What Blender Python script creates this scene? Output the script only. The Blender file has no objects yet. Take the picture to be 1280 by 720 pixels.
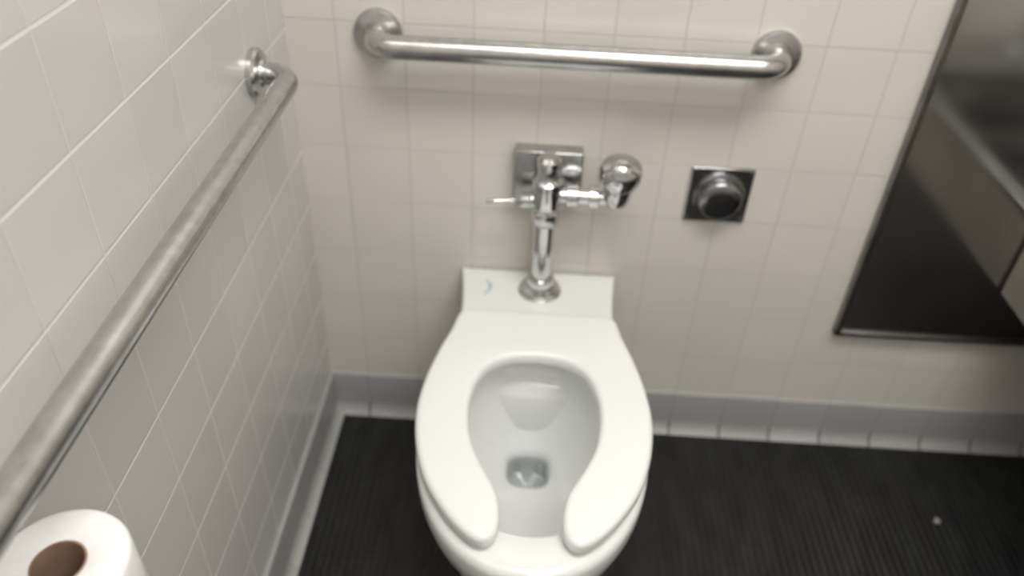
import bpy, bmesh, math
from mathutils import Vector, Matrix
S=bpy.context.scene
C=bpy.context.collection
S.view_settings.view_transform='Standard'

# ---------------------------------------------------------------- materials
def mat(name,col=(.8,.8,.8),rough=.4,metal=0.,coat=0.,spec=.5):
    m=bpy.data.materials.new(name); m.use_nodes=True
    b=m.node_tree.nodes['Principled BSDF']
    b.inputs['Base Color'].default_value=(*col,1)
    b.inputs['Roughness'].default_value=rough
    b.inputs['Metallic'].default_value=metal
    b.inputs['Coat Weight'].default_value=coat
    b.inputs['Coat Roughness'].default_value=.05
    b.inputs['Specular IOR Level'].default_value=spec
    return m,m.node_tree.nodes,m.node_tree.links,b
def noise_col(m,scale,c1,c2,detail=4,stretch=(1,1,1)):
    n=m.node_tree.nodes;l=m.node_tree.links;b=n['Principled BSDF']
    tc=n.new('ShaderNodeTexCoord');mp=n.new('ShaderNodeMapping');mp.inputs['Scale'].default_value=stretch
    nz=n.new('ShaderNodeTexNoise');nz.inputs['Scale'].default_value=scale;nz.inputs['Detail'].default_value=detail
    cr=n.new('ShaderNodeValToRGB');cr.color_ramp.elements[0].position=.35;cr.color_ramp.elements[1].position=.65
    cr.color_ramp.elements[0].color=(*c1,1);cr.color_ramp.elements[1].color=(*c2,1)
    l.new(tc.outputs['Object'],mp.inputs['Vector']);l.new(mp.outputs[0],nz.inputs['Vector']);l.new(nz.outputs['Fac'],cr.inputs[0]);l.new(cr.outputs[0],b.inputs['Base Color'])
    return nz
def tile_mat(name,u,v,ou,ov,c1,c2,gh,gv,w=.1075,h=.1067,mh=.0016,mv=.0016,rough=.22,bump=.3):
    """glazed square tile; gh = colour of horizontal joints, gv = colour of vertical joints"""
    m,n,l,b=mat(name,rough=rough)
    tc=n.new('ShaderNodeTexCoord');sp=n.new('ShaderNodeSeparateXYZ');l.new(tc.outputs['Object'],sp.inputs[0])
    au=n.new('ShaderNodeMath');au.operation='SUBTRACT';au.inputs[1].default_value=ou;l.new(sp.outputs[u],au.inputs[0])
    av=n.new('ShaderNodeMath');av.operation='SUBTRACT';av.inputs[1].default_value=ov;l.new(sp.outputs[v],av.inputs[0])
    cb=n.new('ShaderNodeCombineXYZ');l.new(au.outputs[0],cb.inputs[0]);l.new(av.outputs[0],cb.inputs[1])
    def brick(mort):
        br=n.new('ShaderNodeTexBrick');br.offset=0;br.squash=1
        br.inputs['Scale'].default_value=1;br.inputs['Brick Width'].default_value=w;br.inputs['Row Height'].default_value=h
        br.inputs['Mortar Size'].default_value=mort;br.inputs['Mortar Smooth'].default_value=.4;br.inputs['Bias'].default_value=0
        br.inputs['Color1'].default_value=(*c1,1);br.inputs['Color2'].default_value=(*c2,1)
        l.new(cb.outputs[0],br.inputs['Vector']);return br
    base=brick(0.0)
    def joint(src,period,mort):
        md=n.new('ShaderNodeMath');md.operation='PINGPONG';md.inputs[1].default_value=period/2;l.new(src.outputs[0],md.inputs[0])
        mr=n.new('ShaderNodeMapRange');mr.inputs['From Min'].default_value=mort*.6;mr.inputs['From Max'].default_value=mort*1.3
        mr.inputs['To Min'].default_value=1;mr.inputs['To Max'].default_value=0;l.new(md.outputs[0],mr.inputs['Value']);return mr
    jv=joint(au,w,mv);jh=joint(av,h,mh)
    nz=n.new('ShaderNodeTexNoise');nz.inputs['Scale'].default_value=3.5;nz.inputs['Detail'].default_value=5;l.new(tc.outputs['Object'],nz.inputs['Vector'])
    m1=n.new('ShaderNodeMix');m1.data_type='RGBA';l.new(jv.outputs[0],m1.inputs[0]);l.new(base.outputs['Color'],m1.inputs[6]);m1.inputs[7].default_value=(*gv,1)
    m2=n.new('ShaderNodeMix');m2.data_type='RGBA';l.new(jh.outputs[0],m2.inputs[0]);l.new(m1.outputs[2],m2.inputs[6]);m2.inputs[7].default_value=(*gh,1)
    mx=n.new('ShaderNodeMix');mx.data_type='RGBA';mx.blend_type='MULTIPLY';mx.inputs[0].default_value=.12
    l.new(m2.outputs[2],mx.inputs[6]);l.new(nz.outputs['Fac'],mx.inputs[7]);l.new(mx.outputs[2],b.inputs['Base Color'])
    mxx=n.new('ShaderNodeMath');mxx.operation='MAXIMUM';l.new(jv.outputs[0],mxx.inputs[0]);l.new(jh.outputs[0],mxx.inputs[1])
    inv=n.new('ShaderNodeMath');inv.operation='SUBTRACT';inv.inputs[0].default_value=1;l.new(mxx.outputs[0],inv.inputs[1])
    n2=n.new('ShaderNodeTexNoise');n2.inputs['Scale'].default_value=14;l.new(tc.outputs['Object'],n2.inputs['Vector'])
    ad=n.new('ShaderNodeMath');ad.operation='MULTIPLY_ADD';ad.inputs[1].default_value=.5;l.new(n2.outputs['Fac'],ad.inputs[0]);l.new(inv.outputs[0],ad.inputs[2])
    bp=n.new('ShaderNodeBump');bp.inputs['Strength'].default_value=bump;bp.inputs['Distance'].default_value=.001
    l.new(ad.outputs[0],bp.inputs['Height']);l.new(bp.outputs[0],b.inputs['Normal'])
    rr=n.new('ShaderNodeMath');rr.operation='MULTIPLY_ADD';rr.inputs[1].default_value=.4;rr.inputs[2].default_value=rough
    l.new(mxx.outputs[0],rr.inputs[0]);l.new(rr.outputs[0],b.inputs['Roughness'])
    return m
OX=.722-.1075*20; OZ=.103-.1067*10
M_back=tile_mat('tile_back','X','Z',OX,OZ,(.73,.70,.65),(.705,.675,.625),(.61,.585,.54),(.585,.56,.515))
M_left=tile_mat('tile_left','Y','Z',-5.02,.087-.1067*10,(.70,.685,.67),(.66,.645,.63),(.87,.86,.85),(.71,.695,.68),mh=.0018,mv=.0014)
M_right=tile_mat('tile_right','Y','Z',-5,OZ,(.66,.62,.57),(.62,.58,.53),(.55,.52,.48),(.55,.52,.48))
M_coveb=tile_mat('cove_back','X','Z',OX,-5,(.39,.40,.40),(.36,.37,.37),(.3,.3,.3),(.28,.28,.28),h=10,mv=.001,rough=.35)
M_covel=tile_mat('cove_left','Y','Z',-5.02,-5,(.40,.40,.40),(.37,.37,.37),(.3,.3,.3),(.32,.32,.32),h=10,mv=.001,rough=.35)
M_toeb=tile_mat('toe_back','X','Z',OX,-5,(.44,.44,.43),(.34,.34,.33),(.05,.05,.05),(.03,.03,.03),h=10,mv=.0018,rough=.4)
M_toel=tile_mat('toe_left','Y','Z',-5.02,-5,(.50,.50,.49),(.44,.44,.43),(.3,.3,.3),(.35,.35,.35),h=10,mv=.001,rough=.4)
M_ceil=mat('ceiling_paint',(.8,.79,.76),.8)[0]; noise_col(M_ceil,6,(.78,.77,.75),(.82,.81,.79))

# floor : black ribbed rubber mat
M_floor,n,l,b=mat('ribbed_rubber',(.012,.012,.013),.5,spec=.4)
tc=n.new('ShaderNodeTexCoord');wv=n.new('ShaderNodeTexWave');wv.bands_direction='X';wv.inputs['Scale'].default_value=22;wv.inputs['Distortion'].default_value=0
l.new(tc.outputs['Object'],wv.inputs['Vector'])
wy=n.new('ShaderNodeTexWave');wy.bands_direction='Y';wy.inputs['Scale'].default_value=22;l.new(tc.outputs['Object'],wy.inputs['Vector'])
hm=n.new('ShaderNodeMath');hm.operation='MULTIPLY_ADD';hm.inputs[1].default_value=.35;l.new(wy.outputs['Fac'],hm.inputs[0]);l.new(wv.outputs['Fac'],hm.inputs[2])
nz=n.new('ShaderNodeTexNoise');nz.inputs['Scale'].default_value=9;nz.inputs['Detail'].default_value=8;nz.inputs['Roughness'].default_value=.7
mp=n.new('ShaderNodeMapping');mp.inputs['Scale'].default_value=(3,1,1);l.new(tc.outputs['Object'],mp.inputs[0]);l.new(mp.outputs[0],nz.inputs['Vector'])
cr=n.new('ShaderNodeValToRGB');cr.color_ramp.elements[0].position=.4;cr.color_ramp.elements[0].color=(.005,.005,.0055,1)
cr.color_ramp.elements[1].position=.8;cr.color_ramp.elements[1].color=(.024,.025,.026,1);l.new(nz.outputs['Fac'],cr.inputs[0])
l.new(cr.outputs[0],b.inputs['Base Color'])
bp=n.new('ShaderNodeBump');bp.inputs['Strength'].default_value=.42;bp.inputs['Distance'].default_value=.002
l.new(hm.outputs[0],bp.inputs['Height']);l.new(bp.outputs[0],b.inputs['Normal'])

M_china=mat('vitreous_china',(.80,.81,.80),.12,coat=.4)[0]; noise_col(M_china,5,(.77,.785,.78),(.80,.815,.81))
M_seat=mat('seat_plastic',(.84,.85,.84),.25)[0]; noise_col(M_seat,5,(.79,.81,.81),(.81,.83,.83))
M_chrome=mat('chrome',(.78,.78,.79),.11,1)[0]
noise_col(M_chrome,40,(.60,.60,.61),(.69,.69,.70))
M_plate=mat('worn_chrome_plate',(.6,.6,.61),.16,1)[0]; noise_col(M_plate,30,(.38,.38,.38),(.50,.50,.51))
M_steel=mat('brushed_steel',(.60,.59,.57),.27,1)[0]
noise_col(M_steel,60,(.50,.50,.50),(.60,.60,.60))
M_sink=mat('sink_steel',(.5,.5,.5),.28,1)[0]; noise_col(M_sink,6,(.10,.10,.10),(.27,.27,.27))
M_rim=mat('sink_rim_steel',(.3,.3,.3),.4,1)[0]; noise_col(M_rim,20,(.24,.24,.24),(.32,.32,.31))
M_apron=mat('sink_apron_enamel',(.3,.3,.3),.85,spec=.15)[0]; noise_col(M_apron,6,(.22,.20,.175),(.28,.255,.22))
M_mirror=mat('polished_steel_mirror',(.42,.42,.41),.13,1)[0]; noise_col(M_mirror,4,(.55,.545,.54),(.63,.625,.62))
M_frame=mat('mirror_frame_steel',(.35,.34,.33),.35,1)[0]; noise_col(M_frame,20,(.20,.20,.19),(.28,.27,.26))
M_black=mat('rim_shade_black',(.02,.02,.022),.15)[0]; noise_col(M_black,20,(.018,.018,.02),(.03,.03,.032))  # black used to colour in the shade along the sink rim
M_btn=mat('smoked_chrome',(.3,.3,.3),.2,1)[0]; noise_col(M_btn,20,(.20,.20,.21),(.30,.30,.31))
M_paper=mat('tissue_paper',(.86,.85,.84),.9)[0]; noise_col(M_paper,80,(.80,.79,.79),(.84,.83,.83))
M_card=mat('cardboard_core',(.28,.18,.12),.9)[0]; noise_col(M_card,30,(.24,.15,.10),(.32,.21,.15))
M_scrap=mat('grey_paper',(.35,.35,.35),.9)[0]; noise_col(M_scrap,80,(.20,.20,.20),(.30,.30,.30))
M_mark=mat('faded_blue_print',(.35,.48,.56),.4)[0]; noise_col(M_mark,90,(.22,.38,.48),(.40,.52,.60))
M_water,n,l,b=mat('water',(.9,.95,.95),.02); b.inputs['Transmission Weight'].default_value=1;b.inputs['IOR'].default_value=1.33; noise_col(M_water,5,(.9,.94,.94),(.93,.96,.96))

# ---------------------------------------------------------------- helpers
def link(o,parent=None,m=None,smooth=True,ang=40):
    if o.name not in C.objects: C.objects.link(o)
    if m: 
        o.data.materials.clear(); o.data.materials.append(m)
    if smooth and o.type=='MESH':
        for p in o.data.polygons:p.use_smooth=True
        try: o.data.set_sharp_from_angle(angle=math.radians(ang))
        except Exception: pass
    if parent: o.parent=parent
    return o
def empty(name,loc=(0,0,0)):
    e=bpy.data.objects.new(name,None);e.empty_display_size=.05;C.objects.link(e);return e
def meshobj(name,vs,fs,m,parent=None,smooth=True,ang=40):
    me=bpy.data.meshes.new(name);me.from_pydata([tuple(v) for v in vs],[],fs);me.update()
    bm=bmesh.new();bm.from_mesh(me);bmesh.ops.recalc_face_normals(bm,faces=bm.faces);bm.to_mesh(me);bm.free()
    return link(bpy.data.objects.new(name,me),parent,m,smooth,ang)
def box(name,a,b_,m,parent=None,bevel=0):
    x0,y0,z0=a;x1,y1,z1=b_
    vs=[(x,y,z) for x in(x0,x1) for y in(y0,y1) for z in(z0,z1)]
    fs=[(0,1,3,2),(4,6,7,5),(0,4,5,1),(2,3,7,6),(0,2,6,4),(1,5,7,3)]
    o=meshobj(name,vs,fs,m,parent,smooth=bevel>0)
    if bevel:
        md=o.modifiers.new('b','BEVEL');md.width=bevel;md.segments=3
    return o
def frame_of(ax):
    ax=Vector(ax).normalized();t=Vector((0,0,1)) if abs(ax.z)<.9 else Vector((1,0,0))
    u=ax.cross(t).normalized();return ax,u,ax.cross(u)
def lathe(name,prof,org,axis,m,parent=None,seg=48,ang=35):
    ax,u,v=frame_of(axis);org=Vector(org);vs=[];fs=[]
    for r,h in prof:
        for i in range(seg):
            a=2*math.pi*i/seg;vs.append(org+ax*h+(u*math.cos(a)+v*math.sin(a))*max(r,1e-5))
    for k in range(len(prof)-1):
        for i in range(seg):
            j=(i+1)%seg;fs.append((k*seg+i,k*seg+j,(k+1)*seg+j,(k+1)*seg+i))
    return meshobj(name,vs,fs,m,parent,ang=ang)
def tube(name,pts,r,m,parent=None,res=8):
    cu=bpy.data.curves.new(name,'CURVE');cu.dimensions='3D';cu.bevel_depth=r;cu.bevel_resolution=res;cu.use_fill_caps=True
    s=cu.splines.new('POLY');s.points.add(len(pts)-1)
    for p,q in zip(s.points,pts):p.co=(*q,1)
    t=bpy.data.objects.new('tmp',cu);C.objects.link(t)
    bpy.context.view_layer.update()
    me=bpy.data.meshes.new_from_object(t.evaluated_get(bpy.context.evaluated_depsgraph_get()))
    bpy.data.objects.remove(t);me.name=name
    return link(bpy.data.objects.new(name,me),parent,m,ang=50)
def plate2d(name,outline,z0,z1,bev,m,parent=None):
    """extruded closed 2D outline with rounded edges"""
    cu=bpy.data.curves.new(name,'CURVE');cu.dimensions='2D';cu.fill_mode='BOTH'
    cu.extrude=max((z1-z0)/2-bev,.0002);cu.bevel_depth=bev;cu.bevel_resolution=5;cu.offset=-bev
    s=cu.splines.new('POLY');s.points.add(len(outline)-1);s.use_cyclic_u=True
    for p,q in zip(s.points,outline):p.co=(q[0],q[1],0,1)
    t=bpy.data.objects.new('tmp',cu);C.objects.link(t);bpy.context.view_layer.update()
    me=bpy.data.meshes.new_from_object(t.evaluated_get(bpy.context.evaluated_depsgraph_get()))
    bpy.data.objects.remove(t)
    me.transform(Matrix.Translation((0,0,(z0+z1)/2)))
    bm=bmesh.new();bm.from_mesh(me);bmesh.ops.remove_doubles(bm,verts=bm.verts,dist=1e-5);bmesh.ops.recalc_face_normals(bm,faces=bm.faces);bm.to_mesh(me);bm.free()
    return link(bpy.data.objects.new(name,me),parent,m,ang=35)
def smooth_path(ctrl,n=8,closed=False):
    out=[];N=len(ctrl)
    g=lambda i:Vector(ctrl[i%N]) if closed else Vector(ctrl[max(0,min(N-1,i))])
    for i in range(N if closed else N-1):
        p0,p1,p2,p3=g(i-1),g(i),g(i+1),g(i+2)
        for k in range(n):
            t=k/n
            out.append(.5*((2*p1)+(-p0+p2)*t+(2*p0-5*p1+4*p2-p3)*t*t+(-p0+3*p1-3*p2+p3)*t**3))
    if not closed: out.append(Vector(ctrl[-1]))
    return out

# ---------------------------------------------------------------- room
RX,RY,RZ=2.05,-2.5,2.5
box('floor',(-.1,RY-.1,-.1),(RX+.1,.1,0),M_floor)
box('ceiling',(-.1,RY-.1,RZ),(RX+.1,.1,RZ+.1),M_ceil)
box('wall_back',(-.1,0,0),(RX+.1,.1,RZ),M_back)
box('wall_left',(-.1,RY,0),(0,0,RZ),M_left)
box('wall_right',(RX,RY,0),(RX+.1,0,RZ),M_right)
box('wall_front',(-.1,RY-.1,0),(RX+.1,RY,RZ),M_back)
def cove(name,side,mu,mt):
    e=empty(name)
    up=[(0,.106),(.005,.105),(.006,.101),(.006,.045),(.007,.026)]
    lo=[(.007,.026),(.009,.014),(.014,.006),(.020,.002),(.022,0)]
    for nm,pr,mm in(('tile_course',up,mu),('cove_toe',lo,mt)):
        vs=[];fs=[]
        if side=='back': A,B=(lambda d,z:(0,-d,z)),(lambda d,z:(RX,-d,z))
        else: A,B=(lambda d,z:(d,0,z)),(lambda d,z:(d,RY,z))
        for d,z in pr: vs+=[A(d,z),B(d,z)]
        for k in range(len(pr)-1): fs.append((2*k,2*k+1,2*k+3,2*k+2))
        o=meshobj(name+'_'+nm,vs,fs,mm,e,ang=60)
cove('baseboard_back','back',M_coveb,M_toeb)
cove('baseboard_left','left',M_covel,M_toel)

# ---------------------------------------------------------------- grab bars
def arc_bend(p_from,corner,p_to,r,n=10):
    c=Vector(corner);a=(Vector(p_from)-c).normalized();b=(Vector(p_to)-c).normalized()
    P=c+a*r;Q=c+b*r;O=P+b*r
    return [O+(P-O)*math.cos(t)+(Q-O)*math.sin(t) for t in [k/n*math.pi/2 for k in range(n+1)]]
def grab(name,A,B,out,r=.018,off=.058,fr=.038):
    e=empty(name);A=Vector(A);B=Vector(B);out=Vector(out)
    a2=A+out*off;b2=B+out*off
    pts=[A+out*.004]+arc_bend(A,a2,b2,.036)+arc_bend(a2,b2,B,.036)+[B+out*.004]
    tube('rail',pts,r,M_steel,e,10)
    for i,P in enumerate((A,B)):
        lathe('flange_%d'%(i+1),[(0,.0),(fr,.0),(fr,.008),(fr-.003,.012),(fr-.010,.0135),(r+.004,.0145),(r+.002,.018),(r-.002,.018)],P,out,M_steel,e)
    return e
grab('grab_bar',(.145,0,.835),(.755,0,.835),(0,-1,0))
grab('grab_bar',(0,-.165,.829),(0,-1.23,.825),(1,0,0),r=.0158,off=.055,fr=.034)

# ---------------------------------------------------------------- toilet
CX=.418
T=empty('toilet')
def egg(hw,yf,yb,z,N=72,pf=1.9,pb=2.3,ymid=None):
    ym=ymid if ymid is not None else yb+(yf-yb)*.48
    out=[]
    for i in range(N):
        t=2*math.pi*i/N;c,s=math.cos(t),math.sin(t)
        p=pf if s<0 else pb
        L=(ym-yf) if s<0 else (yb-ym)
        x=hw*math.copysign(abs(c)**(2/p),c);y=ym+L*math.copysign(abs(s)**(2/p),s)
        out.append((CX+x,y,z))
    return out
outer=[(.118,-.50,-.10,0),(.118,-.50,-.10,.012),(.110,-.485,-.11,.03),(.110,-.485,-.11,.10),(.120,-.515,-.11,.16),(.138,-.56,-.12,.22),(.155,-.605,-.14,.28),(.166,-.630,-.155,.33),(.170,-.640,-.17,.365),(.170,-.641,-.17,.385),(.169,-.639,-.172,.394),(.165,-.633,-.176,.399),(.158,-.622,-.18,.400)]
inner=[(.134,-.585,-.225,.400),(.129,-.580,-.230,.398),(.127,-.577,-.232,.392),(.129,-.579,-.230,.375),(.125,-.572,-.232,.345),(.112,-.545,-.235,.31),(.092,-.50,-.240,.275),(.070,-.445,-.247,.243),(.052,-.395,-.256,.22),(.041,-.355,-.265,.208),(.036,-.342,-.270,.198),(.034,-.338,-.272,.185),(.033,-.335,-.272,.13),(.001,-.30,-.299,.12)]
N=72;vs=[];fs=[]
secs=[egg(a,b_,c,z,N,pf=2.1) for a,b_,c,z in outer]+[egg(a,b_,c,z,N,pf=2.1+1.2*max(0,(.26-z)/.07 if z>.19 else 1),pb=2.3+1*max(0,(.26-z)/.07 if z>.19 else 1)) for a,b_,c,z in inner]
for s_ in secs: vs+=s_
for k in range(len(secs)-1):
    for i in range(N):
        j=(i+1)%N;fs.append((k*N+i,k*N+j,(k+1)*N+j,(k+1)*N+i))
meshobj('bowl',vs,fs,M_china,T,ang=70)
# ledge (china deck reaching the wall)
half=[(.1435,-.004),(.1400,-.03),(.135,-.08),(.1325,-.13),(.1345,-.18),(.142,-.215),(.152,-.255),(.150,-.275)]
hp=[tuple(p) for p in smooth_path([(a,b_,0) for a,b_ in half],6)]
outl=[(CX+p[0],p[1]) for p in hp]+[(CX+.09,-.245),(CX,-.232),(CX-.09,-.245)]+[(CX-p[0],p[1]) for p in reversed(hp)]
plate2d('deck',outl,.345,.402,.007,M_china,T)
# tapered trunk under the deck
vs=[];fs=[];tr=[(.344,.132,-.006,-.25),(.30,.120,-.008,-.25),(.22,.100,-.02,-.25),(.12,.095,-.05,-.25),(0,.10,-.06,-.25)]
for z,h,y0,y1 in tr: vs+=[(CX-h,y1,z),(CX-h,y0,z),(CX+h,y0,z),(CX+h,y1,z)]
for k in range(len(tr)-1):
    for i in range(4):
        j=(i+1)%4;fs.append((4*k+i,4*k+j,4*k+4+j,4*k+4+i))
fs+=[(0,1,2,3)];o=meshobj('trapway_trunk',vs,fs,M_china,T);md=o.modifiers.new('b','BEVEL');md.width=.03;md.segments=5;md.limit_method='ANGLE'
# seat : open-front ring
out_h=[(.110,-.158),(.128,-.164),(.135,-.180),(.1405,-.210),(.1545,-.26),(.1675,-.325),(.1725,-.39),(.165,-.455),(.146,-.515),(.118,-.562),(.090,-.594),(.068,-.609),(.052,-.607),(.042,-.590),(.041,-.560),(.048,-.530),(.069,-.490),(.088,-.445),(.096,-.39),(.092,-.34),(.076,-.298),(.044,-.273),(0,-.266)]
sp=smooth_path([(a,b_,0) for a,b_ in out_h],8)
o_=[(CX+p[0],p[1]) for p in sp]; m_=[(CX-p[0],p[1]) for p in reversed(sp[:-1])]
plate2d('seat',o_+m_,.405,.430,.009,M_seat,T)
for sx in(-.07,.07):
    box('hinge',(CX+sx-.018,-.172,.402),(CX+sx+.018,-.150,.416),M_seat,T,.004)
for i,(sx,sy) in enumerate(((-.12,-.30),(.12,-.30),(-.09,-.54),(.09,-.54))):
    box('seat_bumper_%d'%(i+1),(CX+sx-.012,sy-.01,.398),(CX+sx+.012,sy+.01,.407),M_seat,T,.002)
# water
w=egg(.0345,-.339,-.271,.190,N,3,3); meshobj('water',w+[(CX,-.3,.190)],[(i,(i+1)%N,N) for i in range(N)],M_water,T)
# printed mark on deck
pts=[]
for k in range(13):
    t=k/12; pts.append((.322+.010*math.sin(t*3.1),-.085+.045*t))
vs=[];fs=[]
for k,(x,y) in enumerate(pts):
    wd=.0030*math.sin(math.pi*(.1+.8*k/12)); vs+=[(x-wd,y,.4025),(x+wd,y,.4025)]
for k in range(12): fs.append((2*k,2*k+1,2*k+3,2*k+2))
meshobj('printed_mark',vs,fs,M_mark,T)

# ---------------------------------------------------------------- flush valve
V=empty('flush_valve');vx,vy=.421,-.064
lathe('spud_flange',[(0,0),(.038,0),(.039,.004),(.035,.010),(.027,.013),(.0245,.014),(.0245,.030),(.0195,.033),(.017,.033)],(vx,vy,.402),(0,0,1),M_chrome,V)
lathe('down_tube',[(.0165,0),(.0165,.16)],(vx,vy,.41),(0,0,1),M_chrome,V)
lathe('coupling_nut',[(.016,0),(.022,.002),(.0235,.008),(.0235,.026),(.02,.03)],(vx,vy,.545),(0,0,1),M_chrome,V,seg=8,ang=20)
lathe('valve_body',[(.017,0),(.021,.004),(.0235,.012),(.0235,.045),(.026,.048),(.026,.056),(.021,.060),(.0185,.066),(.0185,.082),(.020,.084),(.020,.094),(.014,.101),(0,.103)],(vx,vy,.573),(0,0,1),M_chrome,V)
lathe('wall_supply',[(.015,0),(.015,.05)],(vx,vy+.05,.612),(0,-1,0),M_chrome,V)
lathe('side_outlet',[(.0125,0),(.0125,.02),(.0185,.021),(.0185,.038),(.014,.040),(.0135,.056),(.019,.057),(.019,.072),(.013,.074),(.013,.105)],(vx+.012,vy,.603),(1,0,0),M_chrome,V,seg=32)
lathe('control_stop',[(0,0),(.014,.001),(.020,.008),(.023,.018),(.0235,.040),(.021,.046),(.021,.050),(.031,.053),(.0335,.058),(.0335,.078),(.031,.083),(.024,.086),(.020,.087),(.018,.090),(.010,.094),(0,.095)],(.535,vy,.592),(0,-.25,1),M_chrome,V)
lathe('stop_wall_pipe',[(.012,0),(.012,.055)],(.533,-.004,.615),(0,-1,0),M_chrome,V)
lathe('stop_wall_flange',[(.0,0),(.024,0),(.024,.003),(.018,.009),(.012,.011)],(.533,0,.615),(0,-1,0),M_chrome,V)
lathe('lever_socket',[(.010,0),(.013,.004),(.013,.022),(.009,.030),(.006,.034)],(vx-.018,vy,.590),(-1,0,-.05),M_chrome,V,seg=32)
lathe('lever_handle',[(.0042,0),(.0036,.02),(.0042,.036),(.0048,.046),(.003,.051),(0,.052)],(vx-.048,vy,.588),(-1,-.05,-.08),M_chrome,V,seg=24)
box('wall_box',(.364,-.030,.565),(.478,0,.662),M_plate,V,.003)

# ---------------------------------------------------------------- push button plate
B=empty('flush_button_plate')
box('square_plate',(.663,-.006,.533),(.770,0,.638),M_plate,B,.0025)
lathe('bezel',[(0,0),(.043,0),(.044,.004),(.041,.008),(.037,.009)],(.7165,-.005,.585),(0,-1,0),M_btn,B)
lathe('button',[(.037,0),(.037,.014),(.036,.018),(.032,.0215),(.020,.024),(0,.025)],(.7165,-.008,.585),(0,-1,0),M_btn,B)
for dx in(-.047,.047):
    for dz in(-.046,.046):
        lathe('screw',[(0.003,0),(.003,.0015),(0,.002)],(.7165+dx,-.006,.586+dz),(0,-1,0),M_plate,B,seg=12)

# ---------------------------------------------------------------- steel mirror
Mi=empty('wall_mirror')
mx0,mx1,mz0,mz1=.994,1.70,.300,1.45
box('mirror_plate',(mx0+.004,-.012,mz0+.004),(mx1-.004,-.0005,mz1-.004),M_mirror,Mi)
fw=.010
box('frame_left',(mx0,-.018,mz0),(mx0+fw,-.0005,mz1),M_frame,Mi,.002)
box('frame_right',(mx1-fw,-.018,mz0),(mx1,-.0005,mz1),M_frame,Mi,.002)
box('frame_bottom',(mx0,-.018,mz0),(mx1,-.0005,mz0+fw),M_frame,Mi,.002)
box('frame_top',(mx0,-.018,mz1-fw),(mx1,-.0005,mz1),M_frame,Mi,.002)

# ---------------------------------------------------------------- stainless sink on the right
K=empty('stainless_steel_sink')
sx0,sx1,sy0,sy1=1.258,RX-.001,-.95,-.019
zt,zb=.578,.425
by0,by1,bx0,bx1=-.60,-.08,1.284,1.80
box('apron',(sx0,sy0,zb),(sx0+.012,sy1,zt-.004),M_apron,K,.002)
box('apron_front',(sx0+.012,sy0,zb),(sx1,sy0+.012,zt-.004),M_apron,K,.002)
box('rim_left',(sx0-.004,sy0-.004,zt-.006),(bx0,sy1,zt+.003),M_rim,K,.002)
box('rim_right',(bx1,sy0,zt-.006),(sx1,sy1,zt+.003),M_sink,K,.002)
box('rim_near',(bx0,by1,zt-.006),(bx1,sy1,zt+.003),M_sink,K,.002)
box('deck_far',(bx0,sy0,zt-.006),(bx1,by0,zt+.003),M_sink,K,.002)
box('rim_shade_strip',(sx0+.02,by0-.03,zt+.003),(sx1,by0-.012,zt+.022),M_black,K,.003)  # raised black strip stands in for shade at the basin rim's edge
vs=[];fs=[];bs=[(0,zt),(.006,zt-.01),(.02,zt-.09),(.05,zt-.125),(.12,zt-.13)]
for ins,z in bs: vs+=[(bx0+ins,by0+ins,z),(bx1-ins,by0+ins,z),(bx1-ins,by1-ins,z),(bx0+ins,by1-ins,z)]
for k in range(len(bs)-1):
    for i in range(4):
        j=(i+1)%4;fs.append((4*k+i,4*k+j,4*k+4+j,4*k+4+i))
q=4*(len(bs)-1);fs.append((q,q+1,q+2,q+3))
meshobj('basin',vs,fs,M_sink,K,ang=30)
lathe('drain',[(0,.002),(.03,.002),(.04,.004),(.042,.0)],(1.55,-.34,zt-.13),(0,0,1),M_chrome,K)
lathe('faucet_body',[(.028,0),(.028,.01),(.020,.015),(.018,.06),(.022,.065),(.02,.085),(0,.09)],(1.60,-.82,zt),(0,0,1),M_chrome,K)
tube('faucet_spout',[(1.60,-.82,zt+.05),(1.60,-.78,zt+.09),(1.60,-.72,zt+.10),(1.60,-.66,zt+.085),(1.60,-.645,zt+.06)],.011,M_chrome,K)
lathe('support_leg',[(.02,0),(.02,zb)],(1.95,-.85,0),(0,0,1),M_sink,K,seg=24)
box('wall_bracket',(1.9,-.9,zb-.03),(sx1,-.1,zb),M_sink,K,.003)

# ---------------------------------------------------------------- toilet paper
P=empty('toilet_paper_roll');px,py,pz=.0525,-.866,.632
R0,R1,H=.051,.0198,.102
lathe('paper',[(R1,0),(R0-.003,0),(R0,.004),(R0,H-.005),(R0-.0015,H-.0015),(R0-.005,H),(R1+.002,H),(R1,H-.002)],(px,py,pz),(0,0,1),M_paper,P,64,ang=60)
lathe('core',[(R1+.0005,0),(R1+.0005,H-.001),(R1-.001,H-.001),(R1-.001,0)],(px,py,pz),(0,0,1),M_card,P,48)
HD=empty('toilet_paper_holder')
lathe('support_disc',[(0,0),(.03,0),(.032,.003),(.03,.006),(0,.006)],(px,py,pz-.007),(0,0,1),M_chrome,HD)
lathe('spindle',[(.012,0),(.012,.04),(0,.045)],(px,py,pz-.001),(0,0,1),M_card,HD,seg=24)
box('bracket_arm',(0,py-.012,pz-.016),(px+.012,py+.012,pz-.007),M_chrome,HD,.002)
box('bracket_plate',(0,py-.025,pz-.05),(.005,py+.025,pz-.005),M_chrome,HD,.002)

# ---------------------------------------------------------------- paper scrap
vs=[(1.219,-.209,.0),(1.228,-.196,.003),(1.238,-.203,.0),(1.229,-.214,.003),(1.228,-.204,.006)]
meshobj('paper_scrap',vs,[(0,1,4),(1,2,4),(2,3,4),(3,0,4)],M_scrap,None,smooth=False)

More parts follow.
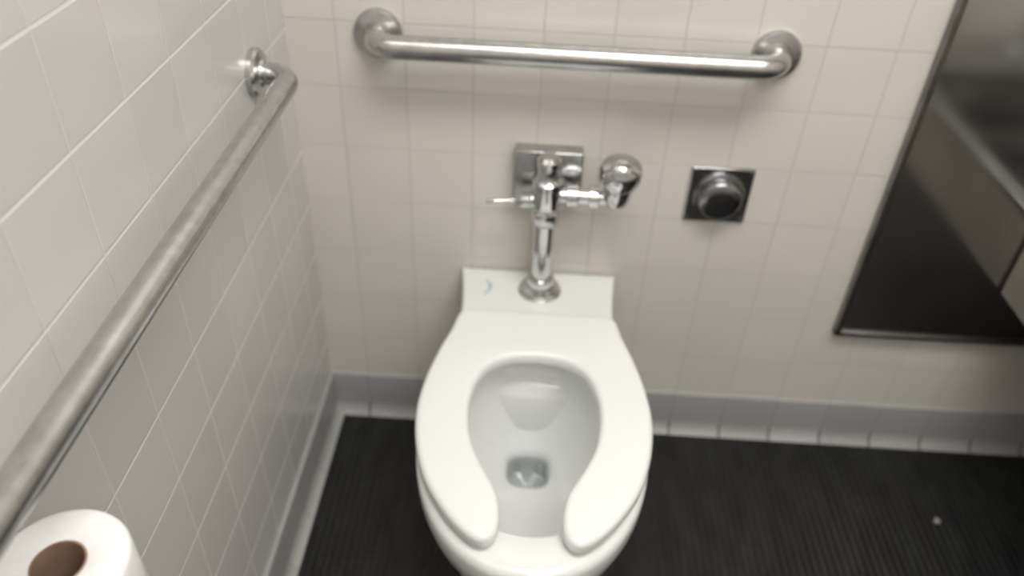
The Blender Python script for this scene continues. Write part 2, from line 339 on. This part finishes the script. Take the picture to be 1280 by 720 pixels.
# ---------------------------------------------------------------- lights
def lamp(nm,loc,sx,sy,pw,col=(1,.975,.935)):
    L=bpy.data.lights.new(nm,'AREA');L.shape='RECTANGLE';L.size=sx;L.size_y=sy;L.energy=pw;L.color=col
    o=bpy.data.objects.new(nm,L);o.location=loc;C.objects.link(o)
    M_em,n,l,b=mat(nm+'_diffuser',(.9,.9,.88),.5);b.inputs['Emission Color'].default_value=(*col,1);b.inputs['Emission Strength'].default_value=4
    e=empty('ceiling_light')
    box('housing',(loc[0]-sx/2-.02,loc[1]-sy/2-.02,loc[2]+.03),(loc[0]+sx/2+.02,loc[1]+sy/2+.02,RZ),M_ceil,e,.005)
    box('diffuser',(loc[0]-sx/2,loc[1]-sy/2,loc[2]+.006),(loc[0]+sx/2,loc[1]+sy/2,loc[2]+.03),M_em,e,.004)
lamp('light_main',(.75,-.95,2.40),1.2,.5,20)
lamp('light_rear',(1.1,-1.95,2.40),1.2,.4,8)
W=bpy.data.worlds.new('w');S.world=W;W.use_nodes=True;W.node_tree.nodes['Background'].inputs[0].default_value=(.6,.6,.6,1);W.node_tree.nodes['Background'].inputs[1].default_value=.3

# ---------------------------------------------------------------- camera
yaw,pitch,roll=-.0152,.6544,-.0503
cp,sn=math.cos(pitch),math.sin(pitch)
f=Vector((math.sin(yaw)*cp,math.cos(yaw)*cp,-sn));r=Vector((math.cos(yaw),-math.sin(yaw),0));d=f.cross(r)
r2=r*math.cos(roll)+d*math.sin(roll);d2=-r*math.sin(roll)+d*math.cos(roll)
cam=bpy.data.cameras.new('camera');cam.sensor_width=36;cam.lens=989.84*36/1280;cam.clip_start=.02
cam.dof.use_dof=True;cam.dof.focus_distance=.78;cam.dof.aperture_fstop=2.7
co=bpy.data.objects.new('camera',cam);C.objects.link(co)
m=Matrix.Identity(4)
for i in range(3): m[i][0]=r2[i];m[i][1]=-d2[i];m[i][2]=-f[i]
m[0][3],m[1][3],m[2][3]=.3884,-1.1973,1.2735
co.matrix_world=m
S.camera=co
